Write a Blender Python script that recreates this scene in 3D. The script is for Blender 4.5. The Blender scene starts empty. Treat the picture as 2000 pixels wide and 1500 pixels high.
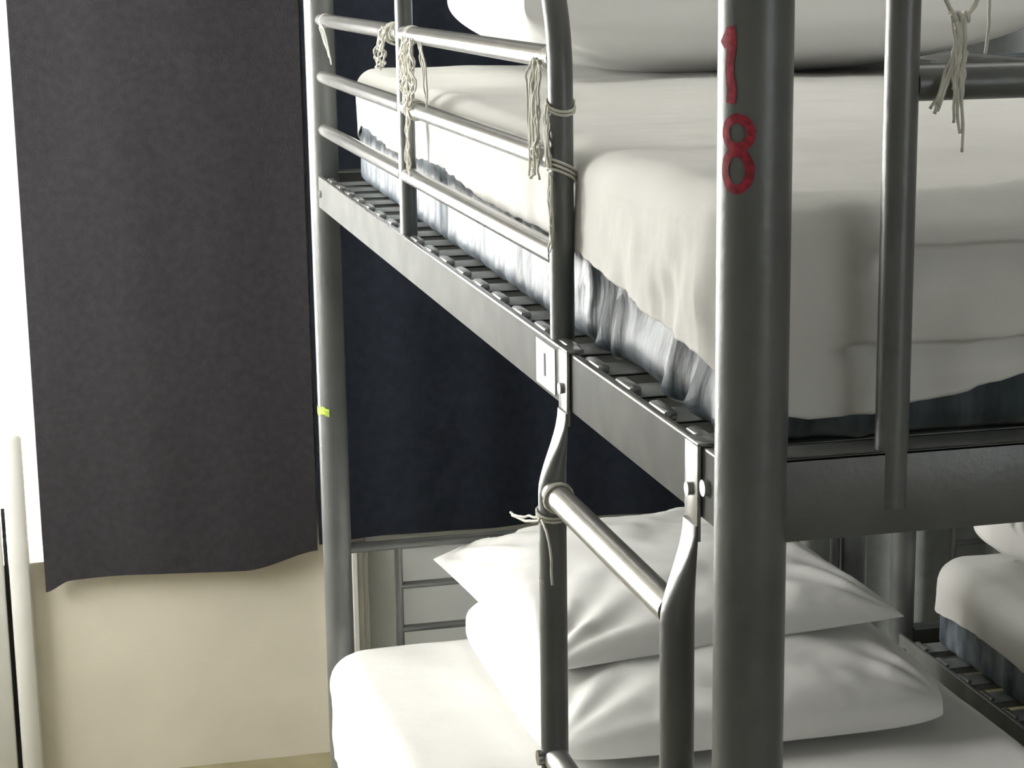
import bpy, bmesh, math, random
from mathutils import Vector, Matrix, noise
random.seed(7)
SC = bpy.context.scene
COL = SC.collection
PI = math.pi

# ------------------------------------------------------------------ camera, light, exposure
cam_d = bpy.data.cameras.new('camera')
cam_d.sensor_width = 36.0
cam_d.lens = 36.0 * 3800.0 / 2000.0
cam_d.clip_start = 0.02
cam = bpy.data.objects.new('camera', cam_d)
COL.objects.link(cam)
def cam_matrix():
    f, cx, cy = 3800.0, 1000.0, 750.0
    ray = lambda x, y: Vector((x - cx, cy - y, -f))
    Y = ray(60, -52).normalized()                 # vanishing point of the bed's long side
    Z = -ray(1275, 18750).normalized()            # vanishing point of the uprights
    Z = (Z - Y * Z.dot(Y)).normalized()
    X = Y.cross(Z)
    return Matrix((X, Y, Z)).to_4x4()
cam.matrix_world = Matrix.Translation((-0.45, -1.196, 1.66)) @ cam_matrix()
SC.camera = cam

world = bpy.data.worlds.new('sky')
SC.world = world
world.use_nodes = True
wb = world.node_tree.nodes['Background']
wb.inputs['Color'].default_value = (0.93, 0.97, 1.0, 1)
wb.inputs['Strength'].default_value = 1.3

def area(name, loc, rot, sx, sy, power, color):
    l = bpy.data.lights.new(name, 'AREA')
    l.shape = 'RECTANGLE'; l.size = sx; l.size_y = sy
    l.energy = power; l.color = color
    o = bpy.data.objects.new(name, l); COL.objects.link(o)
    o.location = loc; o.rotation_euler = rot
    return o
# daylight coming in through the window of the left wall (window_1)
area('window_daylight', (-1.90, 2.05, 1.56), (0, -PI / 2, 0), 1.14, 1.00, 66, (1.0, 0.985, 0.94))
# daylight through the window at the left end of the back wall (window_2)
area('window_daylight', (-0.985, 2.87, 1.12), (-PI / 2, 0, 0), 0.94, 1.26, 62, (1.0, 0.99, 0.96))
# added front fill, set in an invented window behind the camera (fill_window)
area('window_daylight', (1.3, -2.985, 1.65), (PI / 2, 0, 0), 1.5, 1.2, 5.0, (0.95, 0.98, 1.0))

# added overhead fill to brighten mattress and pillow tops
area('overhead_fill', (0.75, 0.75, 2.66), (0, 0, 0), 1.2, 0.16, 3.6, (1.0, 0.99, 0.95))

SC.view_settings.view_transform = 'Standard'
SC.view_settings.look = 'None'
SC.view_settings.gamma = 1.0
SC.view_settings.exposure = 0.0
SC.view_settings.use_curve_mapping = False

# ------------------------------------------------------------------ materials
def mat(name, col, rough=0.6, metal=0.0, spec=0.5, var=0.0, vscale=20.0, bump=0.0, bscale=60.0, stretch=(1, 1, 1), col2=None, sheen=0.0, trans=0.0):
    m = bpy.data.materials.new(name); m.use_nodes = True
    nt = m.node_tree; b = nt.nodes['Principled BSDF']
    b.inputs['Roughness'].default_value = rough
    b.inputs['Metallic'].default_value = metal
    b.inputs['Specular IOR Level'].default_value = spec
    b.inputs['Sheen Weight'].default_value = sheen
    b.inputs['Transmission Weight'].default_value = trans
    c = (*col, 1)
    b.inputs['Base Color'].default_value = c
    tc = nt.nodes.new('ShaderNodeTexCoord')
    mp = nt.nodes.new('ShaderNodeMapping'); mp.inputs['Scale'].default_value = stretch
    nt.links.new(tc.outputs['Object'], mp.inputs['Vector'])
    if var > 0 or col2:
        n = nt.nodes.new('ShaderNodeTexNoise'); n.inputs['Scale'].default_value = vscale
        n.inputs['Detail'].default_value = 6
        nt.links.new(mp.outputs['Vector'], n.inputs['Vector'])
        r = nt.nodes.new('ShaderNodeValToRGB')
        r.color_ramp.elements[0].position = 0.35; r.color_ramp.elements[1].position = 0.68
        a = tuple(max(0, v * (1 - var)) for v in col)
        r.color_ramp.elements[0].color = (*a, 1)
        r.color_ramp.elements[1].color = (*(col2 or tuple(min(1, v * (1 + var)) for v in col)), 1)
        nt.links.new(n.outputs['Fac'], r.inputs['Fac'])
        nt.links.new(r.outputs['Color'], b.inputs['Base Color'])
    if bump > 0:
        n2 = nt.nodes.new('ShaderNodeTexNoise'); n2.inputs['Scale'].default_value = bscale
        n2.inputs['Detail'].default_value = 4
        nt.links.new(mp.outputs['Vector'], n2.inputs['Vector'])
        bp = nt.nodes.new('ShaderNodeBump'); bp.inputs['Strength'].default_value = bump
        bp.inputs['Distance'].default_value = 0.01
        nt.links.new(n2.outputs['Fac'], bp.inputs['Height'])
        nt.links.new(bp.outputs['Normal'], b.inputs['Normal'])
    return m

M = {}
M['rail'] = mat('galvanised_rail_steel', (0.20, 0.205, 0.20), rough=0.65, metal=0.0, spec=0.15, var=0.10, vscale=18)
M['metal'] = mat('silver_painted_steel', (0.155, 0.163, 0.16), rough=0.36, metal=0.3, var=0.12, vscale=14, bump=0.05, bscale=90)
M['bright_steel'] = mat('bright_steel', (0.45, 0.45, 0.44), rough=0.25, metal=0.7, var=0.08, vscale=30)
M['chrome'] = mat('worn_steel_rung', (0.5, 0.5, 0.49), rough=0.28, metal=0.6, var=0.08, vscale=30)
M['slat'] = mat('slat_steel', (0.33, 0.35, 0.35), rough=0.4, metal=0.4, var=0.15, vscale=25)
M['sheet'] = mat('white_cotton_sheet', (0.80, 0.80, 0.775), rough=0.85, spec=0.2, var=0.02, vscale=5, bump=0.12, bscale=30, sheen=0.1)
M['pillow'] = mat('white_pillowcase', (0.87, 0.87, 0.85), rough=0.85, spec=0.2, var=0.02, vscale=6, bump=0.1, bscale=25, sheen=0.1)
M['ticking'] = mat('blue_grey_ticking', (0.08, 0.105, 0.125), rough=0.42, spec=0.4, vscale=22, var=0.25, col2=(0.26, 0.30, 0.35), bump=0.25, bscale=45, stretch=(1, 1, 0.55))
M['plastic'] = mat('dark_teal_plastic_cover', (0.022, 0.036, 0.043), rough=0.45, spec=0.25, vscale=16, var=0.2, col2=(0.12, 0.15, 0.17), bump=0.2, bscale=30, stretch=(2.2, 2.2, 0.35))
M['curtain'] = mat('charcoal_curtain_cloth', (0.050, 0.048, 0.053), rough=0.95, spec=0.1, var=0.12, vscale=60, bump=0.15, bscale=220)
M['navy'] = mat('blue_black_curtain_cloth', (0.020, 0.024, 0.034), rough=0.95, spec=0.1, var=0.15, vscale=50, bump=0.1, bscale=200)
M['grey_curtain'] = mat('grey_curtain_cloth', (0.34, 0.37, 0.37), rough=0.95, spec=0.1, var=0.08, vscale=30)
M['wall'] = mat('cream_plaster', (0.80, 0.755, 0.64), rough=0.9, spec=0.2, var=0.05, vscale=4, bump=0.08, bscale=40)
M['wall_room'] = mat('white_plaster', (0.84, 0.83, 0.80), rough=0.9, spec=0.2, var=0.03, vscale=4)
M['white_paint'] = mat('white_gloss_paint', (0.80, 0.80, 0.77), rough=0.4, var=0.03, vscale=9)
M['door'] = mat('grey_painted_door', (0.7, 0.73, 0.74), rough=0.6, var=0.04, vscale=7)
M['floor'] = mat('tan_floor', (0.27, 0.245, 0.15), rough=0.5, var=0.15, vscale=9)
M['ceiling'] = mat('ceiling_white', (0.8, 0.8, 0.78), rough=0.9)
M['red'] = mat('red_stencil_paint', (0.36, 0.022, 0.045), rough=0.6, var=0.35, vscale=240)
M['string'] = mat('white_plastic_string', (0.75, 0.74, 0.66), rough=0.5, var=0.06, vscale=80)
M['tape'] = mat('yellow_green_tape', (0.45, 0.62, 0.08), rough=0.5, var=0.3, vscale=200)
M['label'] = mat('white_patch', (0.85, 0.85, 0.83), rough=0.5)
M['dark'] = mat('black_rubber', (0.03, 0.03, 0.03), rough=0.7)
M['glass'] = mat('clear_glass', (1, 1, 1), rough=0.0, trans=1.0)

# ------------------------------------------------------------------ helpers
def obj(name, bm, material, parent=None, smooth=True, angle=40):
    bmesh.ops.recalc_face_normals(bm, faces=bm.faces)
    me = bpy.data.meshes.new(name)
    bm.to_mesh(me); bm.free()
    me.materials.append(material)
    if smooth:
        for p in me.polygons: p.use_smooth = True
        me.set_sharp_from_angle(angle=math.radians(angle))
    o = bpy.data.objects.new(name, me); COL.objects.link(o)
    if parent: o.parent = parent
    return o
def tag(o, label=None, cat=None, group=None, kind=None):
    if label: o['label'] = label
    if cat: o['category'] = cat
    if group: o['group'] = group
    if kind: o['kind'] = kind
    return o
def empty(name, loc, label, cat, group=None):
    o = bpy.data.objects.new(name, None); COL.objects.link(o)
    o.location = loc; o.empty_display_size = 0.1
    return tag(o, label, cat, group)

def box(bm, a, b, bev=0.0):
    a, b = Vector(a), Vector(b)
    vs = [bm.verts.new((x, y, z)) for x in (a.x, b.x) for y in (a.y, b.y) for z in (a.z, b.z)]
    fs = [(0, 1, 3, 2), (4, 6, 7, 5), (0, 4, 5, 1), (2, 3, 7, 6), (0, 2, 6, 4), (1, 5, 7, 3)]
    faces = [bm.faces.new([vs[i] for i in f]) for f in fs]
    if bev > 0:
        es = list({e for f in faces for e in f.edges})
        bmesh.ops.bevel(bm, geom=es, offset=bev, segments=2, profile=0.5, affect='EDGES')
    return bm
def tube(bm, pts, r, n=20, caps=True, rad=None):
    pts = [Vector(p) for p in pts]
    rings = []
    t0 = (pts[1] - pts[0]).normalized()
    up = Vector((0, 0, 1)) if abs(t0.z) < 0.9 else Vector((1, 0, 0))
    nrm = (up - t0 * up.dot(t0)).normalized()
    for i, p in enumerate(pts):
        if i == 0: t = t0
        elif i == len(pts) - 1: t = (pts[i] - pts[i - 1]).normalized()
        else: t = ((pts[i + 1] - p).normalized() + (p - pts[i - 1]).normalized()).normalized()
        nrm = (nrm - t * nrm.dot(t)).normalized()
        b = t.cross(nrm)
        rr = rad[i] if rad else r
        rings.append([bm.verts.new(p + (nrm * math.cos(2 * PI * k / n) + b * math.sin(2 * PI * k / n)) * rr) for k in range(n)])
    for i in range(len(rings) - 1):
        for k in range(n):
            bm.faces.new((rings[i][k], rings[i][(k + 1) % n], rings[i + 1][(k + 1) % n], rings[i + 1][k]))
    if caps:
        bm.faces.new(rings[0][::-1]); bm.faces.new(rings[-1])
    return bm
def NB(): return bmesh.new()
def bend(p0, c, p1, r, n=8):
    """points of a rounded corner at c between p0 and p1"""
    p0, c, p1 = Vector(p0), Vector(c), Vector(p1)
    a = (p0 - c).normalized(); b = (p1 - c).normalized()
    s = c + a * r; e = c + b * r; o = c + a * r + b * r
    out = []
    for i in range(n + 1):
        th = PI / 2 * i / n
        out.append(o + (s - o) * math.cos(th) + (e - o) * math.sin(th))
    return out
def fbm(p, s, seed=0.0, oct=3):
    return noise.fractal(Vector((p[0] * s + seed, p[1] * s - seed * 0.7, p[2] * s + seed * 1.3)), 1.0, 2.0, oct)
def smooth01(x, a, b):
    t = max(0.0, min(1.0, (x - a) / (b - a)))
    return t * t * (3 - 2 * t)

def slab_rings(hx, hy, rc, step):
    """samples around a rounded rectangle; each can be evaluated at any inset"""
    S = []
    for side in range(4):
        L = 2 * ((hx if side % 2 == 0 else hy) - rc)
        n = max(2, int(L / step))
        for i in range(n): S.append(('s', side, i / n))
        m = 10
        for i in range(m): S.append(('c', side, i / m))
    def at(smp, d):
        a, b = hx - d, hy - d
        r = max(rc - d, 0.0)
        cor = [(a - r, -(b - r)), (a - r, b - r), (-(a - r), b - r), (-(a - r), -(b - r))]   # corner after side 0..3
        kind, k, t = smp
        if kind == 'c':
            th = -PI / 2 + k * PI / 2 + t * PI / 2
            n = Vector((math.cos(th), math.sin(th), 0))
            return Vector((*cor[k], 0)) + n * r, n
        p, q = Vector((*cor[k - 1], 0)), Vector((*cor[k], 0))
        th = -PI / 2 + k * PI / 2
        n = Vector((math.cos(th), math.sin(th), 0))
        return p.lerp(q, t) + n * r, n
    return S, at
def slab(hx, hy, rc, z0, z1, rt, disp, step=0.012, bottom=True, nz=14, rb=0.0, hem=None):
    """rounded slab; disp(p, n, w) -> offset vector; hem(p) -> bottom height if it is an open cloth"""
    bm = NB()
    S, at = slab_rings(hx, hy, rc, step)
    prof = []
    if bottom:
        prof += [(min(hx, hy) * 0.6, z0, 'b'), (rb + 0.02, z0, 'b')]
        for i in range(5):
            th = PI / 2 * i / 4
            prof.append((rb * (1 - math.sin(th)), z0 + rb * (1 - math.cos(th)), 'v'))
    zl = z0 + (rb if bottom else 0)
    for i in range(1 if bottom else 0, nz + 1): prof.append((0.0, i / nz, 'h'))
    for i in range(1, 9):
        th = PI / 2 * i / 8
        prof.append((rt * (1 - math.cos(th)), z1 - rt + rt * math.sin(th), 't'))
    d = rt; dmax = min(hx, hy)
    while d < dmax:
        d = min(dmax, d + step * 1.6); prof.append((d, z1, 't'))
    rings = []
    for (d, z, kind) in prof:
        ring = []
        for smp in S:
            p, n = at(smp, d)
            if kind == 'h':
                lo = hem(p) if hem else zl
                p.z = lo + (z1 - rt - lo) * z
                nn = n
            else:
                p.z = z
                if kind == 't':
                    w = max(0.0, min(1.0, 1 - d / rt)) if rt > 0 else 0
                    nn = (n * w + Vector((0, 0, 1)) * (1 - w * w)).normalized()
                elif kind == 'b': nn = Vector((0, 0, -1))
                else: nn = n
            ring.append(bm.verts.new(p + disp(p, nn)))
        rings.append(ring)
    N = len(S)
    for i in range(len(rings) - 1):
        for k in range(N):
            bm.faces.new((rings[i][k], rings[i][(k + 1) % N], rings[i + 1][(k + 1) % N], rings[i + 1][k]))
    if bottom: bm.faces.new(rings[0][::-1])
    # close the middle seam
    bmesh.ops.remove_doubles(bm, verts=rings[-1] + rings[-2], dist=0.0008)
    return bm

def cloth(name, x0, x1, z0, z1, y, wave, material, parent=None, nx=120, nz=60, hemf=None, thick=0.003):
    bm = NB()
    for side in (0, 1):
        g = []
        for i in range(nx + 1):
            row = []
            for j in range(nz + 1):
                u, v = i / nx, j / nz
                x = x0 + (x1 - x0) * u
                zb = z0 + (hemf(u) if hemf else 0)
                z = zb + (z1 - zb) * v
                row.append(bm.verts.new((x, y + wave(x, z) + side * thick, z)))
            g.append(row)
        for i in range(nx):
            for j in range(nz):
                bm.faces.new((g[i][j], g[i + 1][j], g[i + 1][j + 1], g[i][j + 1]))
        if side == 0: ga = g
    def strip(a, b):
        for k in range(len(a) - 1): bm.faces.new((a[k], a[k + 1], b[k + 1], b[k]))
    strip([r[0] for r in ga], [r[0] for r in g]); strip([r[-1] for r in ga], [r[-1] for r in g])
    strip(ga[0], g[0]); strip(ga[-1], g[-1])
    return obj(name, bm, material, parent)

# ------------------------------------------------------------------ the room
def struct(name, bm, m, **k):
    o = obj(name, bm, m, smooth=False, **k); o['kind'] = 'structure'; return o
XL, XR, YB, YF, ZC = -1.6, 3.4, 2.75, -3.0, 2.75
struct('floor', box(NB(), (XL - 0.6, YF - 0.2, -0.1), (XR + 0.2, YB + 0.2, 0)), M['floor'])
struct('ceiling', box(NB(), (XL - 0.6, YF - 0.2, ZC), (XR + 0.2, YB + 0.2, ZC + 0.1)), M['ceiling'])
bm = NB()
vx0, vx1, vz0, vz1 = -1.45, -0.50, 0.48, 1.76
box(bm, (XL - 0.6, YB, 0), (vx0, YB + 0.15, ZC)); box(bm, (vx1, YB, 0), (XR + 0.2, YB + 0.15, ZC))
box(bm, (vx0, YB, 0), (vx1, YB + 0.15, vz0)); box(bm, (vx0, YB, vz1), (vx1, YB + 0.15, ZC))
struct('wall_back', bm, M['wall'])
bm = NB()
for (a, b) in (((vx0, vz0), (vx0 + 0.04, vz1)), ((vx0, vz1 - 0.04), (vx1, vz1)), ((-1.0, vz0), (-0.96, vz1))):
    box(bm, (a[0], YB + 0.08, a[1]), (b[0], YB + 0.11, b[1]))
win2 = struct('window_2', bm, M['white_paint'])
obj('pane', box(NB(), (vx0 + 0.03, YB + 0.092, vz0), (vx1, YB + 0.097, vz1 - 0.03)), M['glass'], win2, smooth=False)
struct('wall_right', box(NB(), (XR, YF, 0), (XR + 0.15, YB, ZC)), M['wall_room'])
bm = NB()
fx0, fx1, fz0, fz1 = 0.5, 2.1, 1.0, 2.3
box(bm, (XL - 0.6, YF - 0.15, 0), (fx0, YF, ZC)); box(bm, (fx1, YF - 0.15, 0), (XR + 0.2, YF, ZC))
box(bm, (fx0, YF - 0.15, 0), (fx1, YF, fz0)); box(bm, (fx0, YF - 0.15, fz1), (fx1, YF, ZC))
struct('wall_front', bm, M['wall_room'])
bm = NB()
for (a, b) in (((fx0, fz0), (fx0 + 0.05, fz1)), ((fx1 - 0.05, fz0), (fx1, fz1)), ((fx0, fz0), (fx1, fz0 + 0.05)), ((fx0, fz1 - 0.05), (fx1, fz1))):
    box(bm, (a[0], YF - 0.10, a[1]), (b[0], YF - 0.05, b[1]))
fill_win = struct('fill_window', bm, M['white_paint'])  # unseen window, added only to carry the front fill
obj('pane', box(NB(), (fx0 + 0.04, YF - 0.078, fz0 + 0.04), (fx1 - 0.04, YF - 0.072, fz1 - 0.04)), M['glass'], fill_win, smooth=False)
bm = NB()
wy0, wy1, wz0, wz1 = 1.53, 2.57, 0.97, 2.15
box(bm, (XL - 0.45, YF, 0), (XL, wy0, ZC)); box(bm, (XL - 0.45, wy1, 0), (XL, YB, ZC))
box(bm, (XL - 0.45, wy0, 0), (XL, wy1, wz0)); box(bm, (XL - 0.45, wy0, wz1), (XL, wy1, ZC))
struct('wall_left', bm, M['wall_room'])
bm = NB()
for (a, b) in (((wy0, wz0), (wy0 + 0.05, wz1)), ((wy1 - 0.05, wz0), (wy1, wz1)), ((wy0, wz0), (wy1, wz0 + 0.05)), ((wy0, wz1 - 0.05), (wy1, wz1)), ((2.035, wz0), (2.065, wz1))):
    box(bm, (XL - 0.38, a[0], a[1]), (XL - 0.33, b[0], b[1]))
win = struct('window_1', bm, M['white_paint'])
obj('pane', box(NB(), (XL - 0.36, wy0 + 0.05, wz0 + 0.05), (XL - 0.354, wy1 - 0.05, wz1 - 0.05)), M['glass'], win, smooth=False)
# boxed-in corner column at the left end of the back wall, with a dark joint beside it
bm = NB(); box(bm, (-0.569, YB - 0.035, 0), (-0.527, YB, 0.76), 0.012)
o = obj('trim_1', bm, M['white_paint']); o['kind'] = 'structure'
struct('trim_2', box(NB(), (-0.578, YB - 0.004, 0), (-0.570, YB, 0.60)), M['dark'])
bm = NB(); box(bm, (-0.70, YB - 0.03, 0), (-0.579, YB, 0.72), 0.006)
o = obj('trim_4', bm, M['white_paint']); o['kind'] = 'structure'
# door frame strip and grey door behind the lower bunk's head
bm = NB()
for k in range(3): box(bm, (0.128 + 0.0125 * k, YB - 0.055 + 0.010 * k, 0), (0.1405 + 0.0125 * k, YB, 0.468), 0.002)
struct('trim_3', bm, M['white_paint'])
bm = NB(); box(bm, (0.166, YB - 0.008, 0), (0.98, YB, 2.05))
dr = struct('door_1', bm, M['door'])
obj('panel_moulding', box(NB(), (0.24, YB - 0.014, 0.75), (0.9, YB - 0.008, 1.9), 0.003), M['door'], dr)

cl = empty('overhead_fill', (0.75, 0.75, 2.75), 'added overhead fill light above the bunk beds, out of view', 'lamp')  # unseen fitting, added to lift the upward-facing surfaces
obj('housing', box(NB(), (-0.63, -0.1, -0.06), (0.63, 0.1, 0.0), 0.006), M['white_paint'], cl)
# curtains on a rod along the back wall
rod = empty('curtain_rod', (0.9, 2.69, 2.33), 'long straight curtain rod above the dark curtains on the back wall', 'curtain rod')
obj('rod', tube(NB(), [(-1.5, 0, 0), (2.3, 0, 0)], 0.012), M['metal'], rod)
for x in (-1.45, 0.9 - 0.45, 2.25):
    obj('bracket', tube(NB(), [(x, 0, 0), (x, 0.06, 0)], 0.008), M['metal'], rod)
def w1(x, z):
    return 0.004 * math.sin(x * 9 + 0.6) + 0.001 * math.sin(x * 31 + z * 1.5) + 0.004 * fbm((x, 0, z * 0.3), 3.0, 2.0)
def hem1(u):
    return -0.018 * (1 - smooth01(u, 0.0, 0.09)) + 0.006 * math.sin(u * 6) + 0.026 * smooth01(u, 0.72, 1.0)
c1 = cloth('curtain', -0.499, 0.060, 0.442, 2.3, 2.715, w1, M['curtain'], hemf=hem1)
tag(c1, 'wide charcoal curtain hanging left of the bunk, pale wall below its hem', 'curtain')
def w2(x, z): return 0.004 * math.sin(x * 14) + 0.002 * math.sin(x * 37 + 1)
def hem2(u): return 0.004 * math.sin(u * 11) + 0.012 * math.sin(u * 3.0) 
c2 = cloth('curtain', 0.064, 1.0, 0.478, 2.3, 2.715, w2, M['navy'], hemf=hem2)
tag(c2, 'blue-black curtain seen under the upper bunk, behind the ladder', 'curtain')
def w3(x, z): return 0.022 * math.sin(x * 21) + 0.01 * math.sin(x * 47 + 1)
c3 = cloth('curtain', 1.02, 2.3, 0.06, 2.3, 2.70, w3, M['grey_curtain'], nx=260, nz=10)
tag(c3, 'mid-grey pleated curtain behind the right-hand bunk', 'curtain')

# ------------------------------------------------------------------ bunk bed
BW, BL = 0.955, 2.0
PR = 0.0245
ZR0, ZR1 = 1.277, 1.327
def build_bed(ox, oy, label, zl):
    bed = empty('bunk_bed', (ox, oy, 0), label, 'bunk bed', 'steel bunk beds')
    P = []
    for (x, y) in ((0, 0), (BW, 0), (0, BL), (BW, BL)):
        bmp = NB(); tube(bmp, [(x, y, 0.0), (x, y, 1.95)], PR, 32)
        p = obj('post', bmp, M['metal'], bed); P.append(p)
        obj('foot_cap', tube(NB(), [(x, y, 0.0), (x, y, 0.03)], PR + 0.003, 24), M['dark'], p)
        obj('cap', tube(NB(), [(x, y, 1.945), (x, y, 1.958)], PR + 0.001, 24), M['dark'], p)
    for zt, zb in ((ZR1, ZR0), (zl, zl - 0.05)):
        for sx, x in ((1, 0.0), (-1, BW)):
            b = NB()
            box(b, (x - 0.013 * sx, PR * 0.8, zb), (x - 0.010 * sx, BL - PR * 0.8, zt), 0.0008)     # upright web
            box(b, (x - 0.010 * sx, PR * 0.8, zt - 0.022), (x + 0.018 * sx, BL - PR * 0.8, zt - 0.019))   # ledge for slats
            r = obj('side_rail', b, M['rail'], bed)
            if sx == 1:
                obj('rail_lip', box(NB(), (x - 0.013 * sx, PR * 0.8, zt - 0.001), (x - 0.006 * sx, BL - PR * 0.8, zt + 0.0015), 0.0008), M['bright_steel'], r)  # brighter steel here: the lit top edge put into the colour
                for y in (0.05, BL - 0.05):
                    obj('bolt', tube(NB(), [(x - 0.017, y, zt - 0.025), (x - 0.012, y, zt - 0.025)], 0.006, 12), M['bright_steel'], r)
        for sy, y in ((1, 0.0), (-1, BL)):
            b = NB()
            box(b, (PR * 0.8, y - 0.012 * sy, zb), (BW - PR * 0.8, y - 0.009 * sy, zt + 0.008), 0.0008)
            box(b, (PR * 0.8, y - 0.012 * sy, zt + 0.005), (BW - PR * 0.8, y + 0.024 * sy, zt + 0.008), 0.0008)
            obj('end_rail', b, M['metal'], bed)
        for i in range(21):
            y = 0.098 + i * 0.0902
            if y > BL - 0.06: break
            b = NB()
            box(b, (-0.006, y - 0.024, zt - 0.007), (BW + 0.006, y + 0.024, zt - 0.004), 0.0008)
            box(b, (-0.006, y - 0.024, zt - 0.017), (BW + 0.006, y - 0.022, zt - 0.005))
            box(b, (-0.006, y + 0.022, zt - 0.017), (BW + 0.006, y + 0.024, zt - 0.005))
            s = obj('slat', b, M['slat'], bed)
            b = NB()
            box(b, (-0.007, y - 0.021, zt - 0.005), (0.0045, y + 0.021, zt + 0.0035), 0.003)
            obj('slat_clip', b, M['bright_steel'], s)
    # guard on the left long side: bent hoop and three rails
    hy0, hy1 = 0.487, 1.243
    pts = [(0, hy0, ZR1 - 0.05)] + bend((0, hy0, 1.3), (0, hy0, 1.70), (0, hy1, 1.70), 0.14, 12) + bend((0, hy0, 1.70), (0, hy1, 1.70), (0, hy1, 1.3), 0.05, 8) + [(0, hy1, ZR1 - 0.05)]
    obj('guard_hoop', tube(NB(), pts, 0.0112, 20), M['metal'], bed)
    for z in (1.580, 1.489, 1.403):
        for ya, yb in ((hy0 + 0.011, hy1 - 0.011), (hy1 + 0.011, BL - PR + 0.002)):
            obj('guard_rail', tube(NB(), [(0, ya, z), (0, yb, z)], 0.0105, 16), M['bright_steel'], bed)
    # low guard on the wall side
    for z in (1.580, 1.489):
        obj('guard_rail', tube(NB(), [(BW, PR, z), (BW, BL - PR, z)], 0.0105, 16), M['bright_steel'], bed)
    # foot-end panel of the upper bunk
    xv = 0.1
    b = tube(NB(), [(xv, -0.004, ZR0 + 0.018), (xv, -0.004, 1.86)], 0.0115, 20)
    obj('end_upright', b, M['metal'], bed)
    obj('end_upright', tube(NB(), [(BW - xv, -0.002, ZR0 - 0.005), (BW - xv, -0.002, 1.86)], 0.0115, 20), M['metal'], bed)
    obj('end_bar', tube(NB(), [(xv + 0.01, 0, 1.581), (BW - xv - 0.01, 0, 1.581)], 0.0118, 20), M['metal'], bed)
    obj('end_bar', tube(NB(), [(PR - 0.003, 0, 1.86), (BW - PR + 0.003, 0, 1.86)], 0.0118, 20), M['metal'], bed)
    # head end of the lower bunk: bent tube with inner bars
    zh = 0.684
    pts = [(0.02, BL, zh)] + bend((0.02, BL, zh), (0.93 - 0.012, BL, zh), (0.93 - 0.012, BL, 0.3), 0.035, 8) + [(0.918, BL, 0.29)]
    hb = obj('headboard', tube(NB(), pts, 0.009, 16), M['metal'], bed)
    for x in (0.106, 0.84): obj('headboard_bar', tube(NB(), [(x, BL, zh), (x, BL, 0.5)], 0.0075, 14), M['metal'], hb)
    for z in (0.609, 0.53): obj('headboard_bar', tube(NB(), [(0.106, BL, z), (0.84, BL, z)], 0.0065, 14), M['metal'], hb)
    return bed, P
bed1, P1 = build_bed(0, 0, 'grey steel bunk bed with red 18 painted on its nearest post', 0.33)
bed2, P2 = build_bed(1.148, 0.2, 'second grey steel bunk bed at right, beyond the pillow stack', 0.36)

# red 18 on the near post
def stencil(strokes, name):
    bm = NB()
    for pts, w in strokes:          # pts: (angle offset as arc length, z); ribbon of width w wrapped on the post
        n = len(pts)
        L = []
        for i in range(n):
            a = Vector(pts[max(0, i - 1)]); b = Vector(pts[min(n - 1, i + 1)])
            t = (b - a).normalized(); nn = Vector((-t.y, t.x))
            p = Vector(pts[i])
            ww = w * (1 + 0.05 * math.sin(i * 0.9))
            L.append([p + nn * ww * k for k in (-0.5, -0.17, 0.17, 0.5)])
        R1, R0 = PR + 0.0006, PR - 0.0004
        top = [[bm.verts.new((R1 * math.cos(q.x / PR), R1 * math.sin(q.x / PR), q.y)) for q in row] for row in L]
        for i in range(n - 1):
            for k in range(3): bm.faces.new((top[i][k], top[i][k + 1], top[i + 1][k + 1], top[i + 1][k]))
    o = obj(name, bm, M['red'], P1[0]); return o
A8 = math.radians(-138) * PR; A1 = math.radians(-150) * PR
def ell(cx, cz, rx, rz, n=56): return [(cx + rx * math.cos(2 * PI * k / n), cz + rz * math.sin(2 * PI * k / n)) for k in range(n + 1)]
o = stencil([(ell(A8 + 0.0004, 1.5540, 0.0090, 0.0092), 0.0062), (ell(A8, 1.5300, 0.0090, 0.0120), 0.0062)], 'number')
o['label'] = 'red painted figure 8'
line = [(A1 + 0.001 * math.sin(k), 1.5725 + 0.0485 * k / 10) for k in range(11)]
o = stencil([(line, 0.0072), ([(A1 - 0.0075, 1.609), (A1 - 0.004, 1.613), (A1, 1.618)], 0.007)], 'number')
o['label'] = 'red painted figure 1'
# bit of yellow-green tape on the far post, white patch with a dark slot on the side rail
b = NB()
n = 12
for k in range(n):
    a0 = math.radians(-205 + 95 * k / n); a1 = math.radians(-205 + 95 * (k + 1) / n)
    R = PR + 0.0008
    z0 = 0.925 + 0.002 * math.sin(k)
    b.faces.new([b.verts.new(v) for v in ((R * math.cos(a0), BL + R * math.sin(a0), z0), (R * math.cos(a1), BL + R * math.sin(a1), z0 + 0.001), (R * math.cos(a1), BL + R * math.sin(a1), z0 + 0.014), (R * math.cos(a0), BL + R * math.sin(a0), z0 + 0.013))])
bmesh.ops.remove_doubles(b, verts=b.verts, dist=0.0005)
o = obj('tape', b, M['tape'], P1[2]); o['label'] = 'yellow-green scrap of tape'
rail1 = [c for c in bed1.children if c.name.startswith('side_rail')][0]
b = NB(); box(b, (-0.0142, 0.462, 1.281), (-0.0132, 0.530, 1.323))
lb = obj('rail_patch', b, M['label'], rail1, smooth=False); lb['label'] = 'white patch on the rail'
obj('slot', box(NB(), (-0.0146, 0.495, 1.292), (-0.0141, 0.500, 1.313)), M['dark'], lb, smooth=False)

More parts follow.
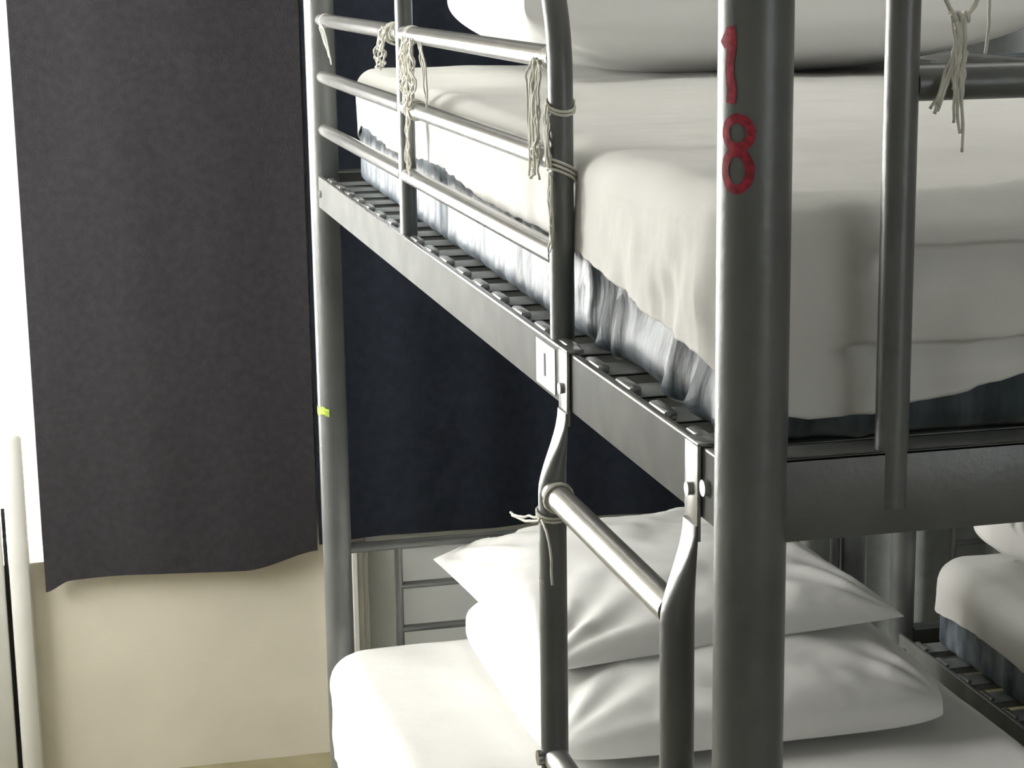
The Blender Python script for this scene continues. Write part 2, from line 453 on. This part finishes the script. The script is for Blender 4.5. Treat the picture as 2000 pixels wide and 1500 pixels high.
# ------------------------------------------------------------------ ladder
lad = empty('ladder', (-0.030, 0.235, 0), 'steel ladder hooked over the upper side rail beside the post', 'ladder')
SR = 0.0125
def stile(y, zc):
    b = NB()
    n = 24
    bot = [b.verts.new((SR * math.cos(2 * PI * k / n), y + SR * math.sin(2 * PI * k / n), 0.0)) for k in range(n)]
    rings = [bot]
    for t in [-1.0] + [q / 10 for q in range(11)]:
        z = zc - 0.072 + 0.072 * max(t, 0) if t >= 0 else zc - 0.12
        f = smooth01(t, 0, 1)
        rx, ry, ox = SR * (1 - f) + 0.0016 * f, SR * (1 - f) + 0.0145 * f, 0.0125 * f
        e = 1 - 0.55 * f                                        # squarer as it is pressed flat
        row = []
        for k in range(n):
            c, q = math.cos(2 * PI * k / n), math.sin(2 * PI * k / n)
            row.append(b.verts.new((ox + rx * math.copysign(abs(c) ** e, c), y + 0.008 * f + ry * math.copysign(abs(q) ** e, q), z)))
        rings.append(row)
    for i in range(len(rings) - 1):
        for k in range(n): b.faces.new((rings[i][k], rings[i][(k + 1) % n], rings[i + 1][(k + 1) % n], rings[i + 1][k]))
    b.faces.new(bot[::-1]); b.faces.new(rings[-1])
    return b
for y, zc in ((0.18, 1.276), (-0.17, 1.272)):
    s = obj('stile', stile(y, zc), M['metal'], lad, angle=25)
    b = NB()
    yy = y + 0.008
    box(b, (0.0125, yy - 0.014, zc - 0.012), (0.0155, yy + 0.014, ZR1 + 0.004), 0.0006)       # flat strap up the rail face
    box(b, (0.0125, yy - 0.014, ZR1 + 0.002), (0.0285, yy + 0.014, ZR1 + 0.005), 0.0006)       # over the top
    h = obj('hook', b, M['bright_steel'], lad)
    obj('bolt', tube(NB(), [(0.009, yy, 1.296), (0.013, yy, 1.296)], 0.005, 12), M['bright_steel'], h)
    obj('foot_cap', tube(NB(), [(0, y, 0), (0, y, 0.03)], SR + 0.002, 20), M['dark'], s)
for z in (1.205, 0.955, 0.705, 0.455, 0.205):
    r = obj('rung', tube(NB(), [(0.0, -0.17 + SR * 0.7, z), (0.0, 0.18 - SR * 0.7, z)], 0.0118, 20), M['chrome'], lad)
    if z < 1.2 and z > 0.9:
        obj('bolt', tube(NB(), [(-SR - 0.004, 0.18, z), (-SR + 0.002, 0.18, z)], 0.007, 12), M['bright_steel'], r)

# ------------------------------------------------------------------ mattresses and sheets
def mattress(name, cx, cy, rot, hx, hy, z0, z1, label, group, cover=None):
    def disp(p, n):
        side = 1 - abs(n.z)
        near = smooth01(-p.y, hy - 0.55, hy - 0.25)
        ang = p.x * 1.0 + p.y
        s = p.y if abs(n.x) > abs(n.y) else p.x
        pl = 0.0018 * math.sin(s * 150 + 4 * fbm((s, 0, p.z * 0.4), 5, 1)) + 0.003 * fbm((s * 3, 0, p.z * 0.5), 9, 3)
        if cover is not None:
            q = abs(math.sin(s * 30 + 10 * p.z + 3.5 * fbm((s, 0, p.z * 0.5), 7, 4)))
            low = 1 - smooth01(p.z, 1.345, 1.385)
            f = -0.003 + 0.009 * low * max(0, -n.x) - 0.015 * q ** 0.6 + 0.002 * fbm((s * 2, 0, p.z * 0.6), 15, 9)
            pl = pl * (1 - near) + near * f
        return n * (pl * side)
    b = slab(hx, hy, 0.07, z0, z1, 0.05, disp, rb=0.014, step=0.009, nz=16)
    o = obj(name, b, M['ticking'], angle=80)
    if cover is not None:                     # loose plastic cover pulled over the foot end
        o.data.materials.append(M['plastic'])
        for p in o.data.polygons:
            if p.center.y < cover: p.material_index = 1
    o.location = (cx, cy, 0); o.rotation_euler.z = rot
    return tag(o, label, 'mattress', group)
def sheet(cx, cy, rot, hx, hy, z1, hem, label, fold=False, seed=0.0, rt=0.05, group='white fitted sheets'):
    def disp(p, n):
        d = Vector((0, 0, 0))
        top = max(0.0, n.z)
        d += Vector((0, 0, 1)) * top * (0.0045 * fbm((p.x, p.y * 0.6, 0), 4, seed) + 0.0015 * fbm((p.x * 0.8 + p.y * 0.3, p.y * 2, 0), 9, seed + 4))
        side = math.sqrt(max(0, 1 - n.z * n.z))
        s = p.y if abs(n.x) > abs(n.y) else p.x
        low = smooth01(z1 - p.z, 0.02, 0.1)
        d += n * side * (0.003 * fbm((s, 0, p.z * 1.5), 6, seed + 2) + (0.004 + 0.005 * smooth01(-p.y, hy - 0.35, hy - 0.1)) * low * fbm((s * 1.5, 0, p.z * 0.6), 16, seed + 5))
        if fold and n.y < -0.6:
            x = p.x + hx
            h = z1 - p.z
            xb = 0.070 + 0.055 * max(0, 1 - h / 0.15) ** 2
            m = smooth01(x, xb - 0.004, xb + 0.012)
            band = 0.016 * smooth01(h, 0.006, 0.030) * (1 - smooth01(h, 0.035, 0.039))
            band += 0.015 * smooth01(h, 0.040, 0.070) * (1 - smooth01(h, 0.103, 0.107))
            band += 0.010 * smooth01(h, 0.108, 0.130)
            ridge = 0.004 * math.exp(-((x - xb) / 0.006) ** 2)
            d += Vector((0, -1, 0)) * (m * band + (1 - m) * 0.012 + ridge)
        return d
    b = slab(hx, hy, 0.075, 0, z1, rt, disp, bottom=False, step=0.0085, nz=46, hem=hem)
    o = obj('bed_sheet', b, M['sheet'], angle=180)
    o.location = (cx, cy, 0); o.rotation_euler.z = rot
    sol = o.modifiers.new('thickness', 'SOLIDIFY'); sol.thickness = 0.002; sol.offset = -1
    return tag(o, label, 'sheet', group)
# upper mattress: left edge runs from x=0.002 (foot) to 0.040 (head)
RU = -math.atan2(0.036, 1.9)
UCX, UCY, UHX, UHY = 0.469, 0.993, 0.447, 0.955
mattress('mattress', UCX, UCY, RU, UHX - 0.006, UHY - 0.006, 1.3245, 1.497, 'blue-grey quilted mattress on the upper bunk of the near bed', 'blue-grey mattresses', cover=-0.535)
def hem_u(p):
    left = 1.414 + 0.006 * math.sin(p.y * 9)
    near = smooth01(-p.y, UHY - 0.75, UHY - 0.05)
    z = left - 0.027 * near - 0.035 * smooth01(p.y, UHY - 0.12, UHY - 0.01)
    if p.y < -UHY + 0.08:
        x = p.x + UHX
        z = z + (1.350 + 0.20 * max(0, x - 0.10) - z) * smooth01(-p.y, UHY - 0.08, UHY - 0.005)
        z = min(z, 1.40)
    return z + 0.003 * noise.noise(Vector((p.x * 40, p.y * 40, 0)))
sheet(UCX, UCY, RU, UHX, UHY, 1.504, hem_u, 'white sheet tucked over the upper mattress behind the red 18 post', fold=True, seed=1.0, rt=0.03)
# lower mattress of the near bed
RL = math.atan2(0.030, 1.9)
LCX, LCY, LHX, LHY = 0.462, 0.995, 0.480, 0.985
mattress('mattress', LCX, LCY, RL, LHX - 0.008, LHY - 0.008, 0.334, 0.517, 'mattress of the lower bunk under the stacked pillows', 'blue-grey mattresses')
sheet(LCX, LCY, RL, LHX, LHY, 0.524, lambda p: 0.345 + 0.004 * math.sin(p.y * 8), 'white sheet on the lower bunk beneath the two stacked pillows', seed=5.0)
# second bed
mattress('mattress', 1.64, 1.19, 0.0, 0.457, 0.965, 0.358, 0.525, 'blue-grey mattress low on the bunk at the right edge', 'blue-grey mattresses')
sheet(1.64, 1.19, 0.0, 0.465, 0.972, 0.530, lambda p: 0.430 + 0.005 * math.sin(p.y * 11), 'white sheet hanging over the low mattress at the right edge', seed=9.0)
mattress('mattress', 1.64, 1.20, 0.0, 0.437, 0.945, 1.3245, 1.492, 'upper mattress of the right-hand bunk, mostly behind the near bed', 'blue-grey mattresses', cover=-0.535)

# ------------------------------------------------------------------ pillows
def pillow(name, loc, w, d, t, rot, label, group, seed, tilt=(0, 0), flat=0.35, pinch=0.05, crease=0.010, power=0.42, rnd=0.0):
    bm = NB(); n = 90
    def pt(u, v, s):
        x = u * w / 2 * (1 - pinch * (1 - v * v) * abs(u) ** 3) * (1 - rnd * abs(v) ** 7)
        y = v * d / 2 * (1 - pinch * (1 - u * u) * abs(v) ** 3) * (1 - rnd * abs(u) ** 7)
        e = max(0.0, (1 - u ** 4) * (1 - v ** 4))
        e2 = max(0.0, (1 - u * u) * (1 - v * v))
        h = (0.55 * e ** power + 0.45 * e2 ** 0.7)
        z = s * t * h * (1 - flat if s > 0 else flat)
        # gathers running in from the corners and edges
        wr = 0.0
        for cu, cv in ((-1, -1), (1, -1), (-1, 1), (1, 1)):
            dx, dy = (u - cu) * w / 2, (v - cv) * d / 2
            r = math.hypot(dx, dy); a = math.atan2(dy * cv, dx * cu)
            wr += math.exp(-r / 0.13) * math.sin(a * 15 + seed + cu + 2 * cv) * (1 - math.exp(-r / 0.03))
        wr2 = fbm((x + seed, y * 1.2, s * 2), 7, seed) * 0.8 + 0.35 * fbm((x * 1.6 + y, y - x * 0.4, s), 12, seed + 3)
        z += (1 if s > 0 else 0.35) * (crease * wr + crease * 0.55 * wr2) * min(1, e2 * 6)
        return Vector((x, y, z))
    # spread samples towards the seams
    g = lambda i: math.sin((i / n * 2 - 1) * PI / 2)
    tops = [[None] * (n + 1) for _ in range(n + 1)]; bots = [[None] * (n + 1) for _ in range(n + 1)]
    for i in range(n + 1):
        for j in range(n + 1):
            u, v = g(i), g(j)
            tops[i][j] = bm.verts.new(pt(u, v, 1))
            edge = i in (0, n) or j in (0, n)
            bots[i][j] = tops[i][j] if edge else bm.verts.new(pt(u, v, -1))
    for i in range(n):
        for j in range(n):
            bm.faces.new((tops[i][j], tops[i + 1][j], tops[i + 1][j + 1], tops[i][j + 1]))
            bm.faces.new((bots[i][j], bots[i][j + 1], bots[i + 1][j + 1], bots[i + 1][j]))
    o = obj(name, bm, M['pillow'], angle=180)
    o.location = loc; o.rotation_euler = (tilt[0], tilt[1], rot)
    return tag(o, label, 'pillow', group)
G = 'white bed pillows'
pillow('pillow', (0.515, 1.640, 0.553), 0.64, 0.66, 0.128, math.radians(0), 'plump white pillow at the bottom of the lower bunk pile', G, 2.0, flat=0.2, pinch=0.0, power=0.22, rnd=0.07)
pillow('pillow', (0.495, 1.760, 0.648), 0.60, 0.60, 0.105, math.radians(4), 'white pillow with pointed corners on top of the lower bunk pile', G, 6.0, tilt=(0, -0.03), flat=0.22, pinch=0.03, crease=0.013)
pillow('pillow', (0.572, 1.625, 1.611), 0.765, 0.60, 0.225, math.radians(-2), 'big greyish white pillow on the upper bunk behind the hanging string', G, 11.0, flat=0.5, pinch=0.02, crease=0.006, power=0.2)
pillow('pillow', (1.605, 1.70, 0.562), 0.62, 0.36, 0.13, math.radians(4), 'smooth white pillow in front of the crumpled one at the right edge', G, 14.0, flat=0.35, pinch=0, power=0.25, rnd=0.08)
pillow('pillow', (1.575, 2.03, 0.590), 0.64, 0.26, 0.17, math.radians(-4), 'crumpled pillow at the head of the low mattress at the right edge', G, 17.0, flat=0.4, crease=0.028, pinch=0, power=0.25, rnd=0.1)

# ------------------------------------------------------------------ string ties
def strand(b, pts, r=0.0012, wob=0.003, seed=0, sub=7):
    pts = [Vector(p) for p in pts]
    out = []
    for i in range(len(pts) - 1):
        p0 = pts[max(0, i - 1)]; p1 = pts[i]; p2 = pts[i + 1]; p3 = pts[min(len(pts) - 1, i + 2)]
        for k in range(sub):
            t = k / sub
            q = 0.5 * ((2 * p1) + (p2 - p0) * t + (2 * p0 - 5 * p1 + 4 * p2 - p3) * t * t + (3 * p1 - p0 - 3 * p2 + p3) * t ** 3)
            out.append(q)
    out.append(pts[-1])
    for i, q in enumerate(out):
        w = noise.noise_vector(Vector((i * 0.35 + seed * 7.1, seed, 0)))
        q += Vector((w.x * 0.5, w.y, w.z * 0.4)) * wob
    tube(b, out, r, 6)
def coil_y(b, y, z, R, turns, pitch, r=0.0014, seed=0, x=0.0):
    n = int(turns * 14)
    pts = [(x + (R + 0.0006 * math.sin(k * 1.3 + seed)) * math.cos(2 * PI * k / 14 + seed), y + pitch * k / 14, z + R * math.sin(2 * PI * k / 14 + seed)) for k in range(n)]
    tube(b, pts, r, 6)
def coil_z(b, x, y, z, R, turns, pitch, r=0.0014, seed=0, slant=0.0):
    n = int(turns * 14)
    pts = [(x + R * math.cos(2 * PI * k / 14 + seed), y + R * math.sin(2 * PI * k / 14 + seed), z + pitch * k / 14 + slant * math.sin(2 * PI * k / 14)) for k in range(n)]
    tube(b, pts, r, 6)
def coil_x(b, x, y, z, R, turns, pitch, r=0.0014, seed=0):
    n = int(turns * 14)
    pts = [(x + pitch * k / 14, y + R * math.cos(2 * PI * k / 14 + seed), z + R * math.sin(2 * PI * k / 14 + seed)) for k in range(n)]
    tube(b, pts, r, 6)
GS = 'white string ties on the bunk rails'
def tie(name, b, label):
    return tag(obj(name, b, M['string'], angle=180), label, 'string', GS)
R_ = 0.0098
rnd = random.Random(3)
# far end by the left post
b = NB(); coil_y(b, 1.925, 1.58, R_, 2, 0.004, seed=1)
for k in range(3): strand(b, [(-0.010, 1.925 - 0.004 * k, 1.575), (-0.012, 1.90 - 0.02 * k, 1.565), (-0.006, 1.875 - 0.02 * k, 1.535 - 0.01 * k)], seed=k)
tie('string_tie', b, 'short frayed string on the top rail beside the far left post')
# knot left of the far hoop post
b = NB(); coil_y(b, 1.285, 1.58, R_ + 0.001, 5, 0.007, seed=2); coil_y(b, 1.285, 1.578, R_ + 0.004, 4, 0.008, seed=4)
for k in range(7):
    y = 1.29 + 0.008 * k
    strand(b, [(-0.012, y, 1.585), (-0.02, y + rnd.uniform(-.01, .01), 1.572 - 0.003 * k), (-0.016, y + 0.03 * rnd.random(), 1.556 - 0.003 * k), (-0.012, y + 0.03, 1.54 - 0.002 * k)], seed=k + 10, wob=0.013, r=0.0013)
tie('string_tie', b, 'knotted string clump on the top rail left of the far hoop post')
# big bunch right of the far hoop post
b = NB(); coil_y(b, 1.178, 1.58, R_, 4, 0.006, seed=1); coil_y(b, 1.15, 1.489, R_, 6, 0.008, seed=3); coil_y(b, 1.16, 1.489, R_ + 0.0025, 4, 0.009, seed=5)
for k in range(22):
    y = 1.19 - 0.0027 * k + rnd.uniform(-.012, .012)
    strand(b, [(-0.010, y, 1.575), (-0.014, y + rnd.uniform(-.03, .02), 1.55), (-0.013, y + rnd.uniform(-.03, .02), 1.52), (-0.011, 1.165 + rnd.uniform(-.02, .02), 1.493)], seed=k + 30, wob=0.011, r=0.0012)
for k in range(5):
    y = 1.165 + rnd.uniform(-.01, .012)
    strand(b, [(-0.011, y, 1.49), (-0.014, y + rnd.uniform(-.015, .015), 1.46), (-0.013, y + rnd.uniform(-.015, .015), 1.43), (-0.010, 1.17 + rnd.uniform(-.01, .01), 1.408 + 0.01 * rnd.random())], seed=k + 50, wob=0.005, r=0.0010)
for k in range(3):
    strand(b, [(-0.010, 1.09, 1.573), (-0.012, 1.07 - 0.012 * k, 1.55), (-0.012, 1.06 - 0.01 * k, 1.52 - 0.01 * k)], seed=k + 60, wob=0.006)
tie('string_tie', b, 'long tangled string bunch hanging from top to middle rail beside the far hoop post')
# right end of the top rail at the near hoop post
b = NB(); coil_y(b, 0.505, 1.58, R_, 3, 0.006, seed=2)
for k in range(10):
    y = 0.515 + 0.003 * k
    strand(b, [(-0.010, y, 1.578), (-0.014, y + rnd.uniform(-.01, .02), 1.555), (-0.013, y + rnd.uniform(-.02, .02), 1.525 - 0.006 * k), (-0.013, y + rnd.uniform(-.01, .01), 1.50 - 0.010 * (k % 4))], seed=k + 70, wob=0.008, r=0.0012)
tie('string_tie', b, 'loose string ends hanging from the top rail against the near hoop post')
# wraps round the near hoop post
b = NB(); coil_z(b, 0, 0.487, 1.542, 0.0128, 2, -0.003, seed=0, slant=0.006); coil_z(b, 0, 0.487, 1.487, 0.0128, 3, -0.004, seed=2, slant=0.006)
for k in range(7):
    strand(b, [(-0.0125, 0.487 + rnd.uniform(-.008, .008), 1.54), (-0.0135, 0.487 + rnd.uniform(-.012, .008), 1.515), (-0.0128, 0.487 + rnd.uniform(-.01, .008), 1.485)], seed=k + 80, wob=0.004, r=0.001)
for k in range(4):
    strand(b, [(-0.0120, 0.480, 1.48), (-0.013, 0.482 + rnd.uniform(-.012, .006), 1.45), (-0.012, 0.478 + rnd.uniform(-.01, .008), 1.425 - 0.006 * k)], seed=k + 90, wob=0.005, r=0.001)
tie('string_tie', b, 'string wrapped twice round the near hoop post below its bend')
# hanging from the foot-end bar
b = NB()
coil_x(b, 0.112, 0, 1.86, 0.0132, 2, 0.003, seed=0); coil_x(b, 0.150, 0, 1.86, 0.0132, 2, 0.003, seed=1)
for q in (0, 1):
    strand(b, [(0.116, -0.013, 1.86), (0.117, -0.016, 1.70), (0.120, -0.016, 1.65), (0.126, -0.016, 1.631), (0.134, -0.016, 1.624), (0.143, -0.016, 1.630), (0.150, -0.016, 1.65), (0.153, -0.016, 1.70), (0.153, -0.013, 1.86)], wob=0.0012, seed=1 + q, r=0.0015)
strand(b, [(0.153, -0.016, 1.68), (0.1535, -0.017, 1.64), (0.154, -0.018, 1.622), (0.153, -0.017, 1.600)], wob=0.001, seed=8, r=0.0013)
coil_x(b, 0.127, -0.016, 1.624, 0.003, 3, 0.005, seed=1)
for k, (x, x2, z2) in enumerate(((0.130, 0.131, 1.592), (0.136, 0.138, 1.594), (0.133, 0.135, 1.575), (0.128, 0.130, 1.578), (0.131, 0.118, 1.562), (0.132, 0.121, 1.564), (0.134, 0.136, 1.548), (0.136, 0.139, 1.536), (0.132, 0.133, 1.556), (0.134, 0.134, 1.560), (0.133, 0.120, 1.568), (0.130, 0.116, 1.565), (0.135, 0.137, 1.570))):
    strand(b, [(x, -0.017, 1.625), (x + rnd.uniform(-.003, .003), -0.019, 1.608), (0.5 * (x + x2) + rnd.uniform(-.002, .002), -0.018, 0.5 * (1.608 + z2)), (x2, -0.016, z2)], seed=k + 110, wob=0.0025, r=0.0012)
tie('string_tie', b, 'white string hanging over the foot-end bar right of the upright')
# round the top rung of the ladder
b = NB()
lx, ly = -0.030, 0.415
coil_z(b, lx, ly, 1.182, SR + 0.0016, 2.2, 0.003, seed=0, slant=0.004)
coil_y(b, ly - 0.028, 1.205, 0.0134, 2, 0.004, seed=1, x=lx)
strand(b, [(lx - 0.013, ly - 0.008, 1.183), (lx - 0.016, ly + 0.02, 1.178), (lx - 0.018, ly + 0.055, 1.168), (lx - 0.018, ly + 0.085, 1.164)], wob=0.002, seed=2, r=0.0013)
strand(b, [(lx - 0.013, ly - 0.006, 1.181), (lx - 0.017, ly + 0.03, 1.171), (lx - 0.018, ly + 0.078, 1.163)], wob=0.002, seed=5, r=0.0015)
strand(b, [(lx - 0.013, ly - 0.012, 1.183), (lx - 0.014, ly - 0.035, 1.176), (lx - 0.014, ly - 0.048, 1.16), (lx - 0.014, ly - 0.05, 1.135)], wob=0.001, seed=3)
tie('string_tie', b, 'single string tied round the ladder under its top rung')
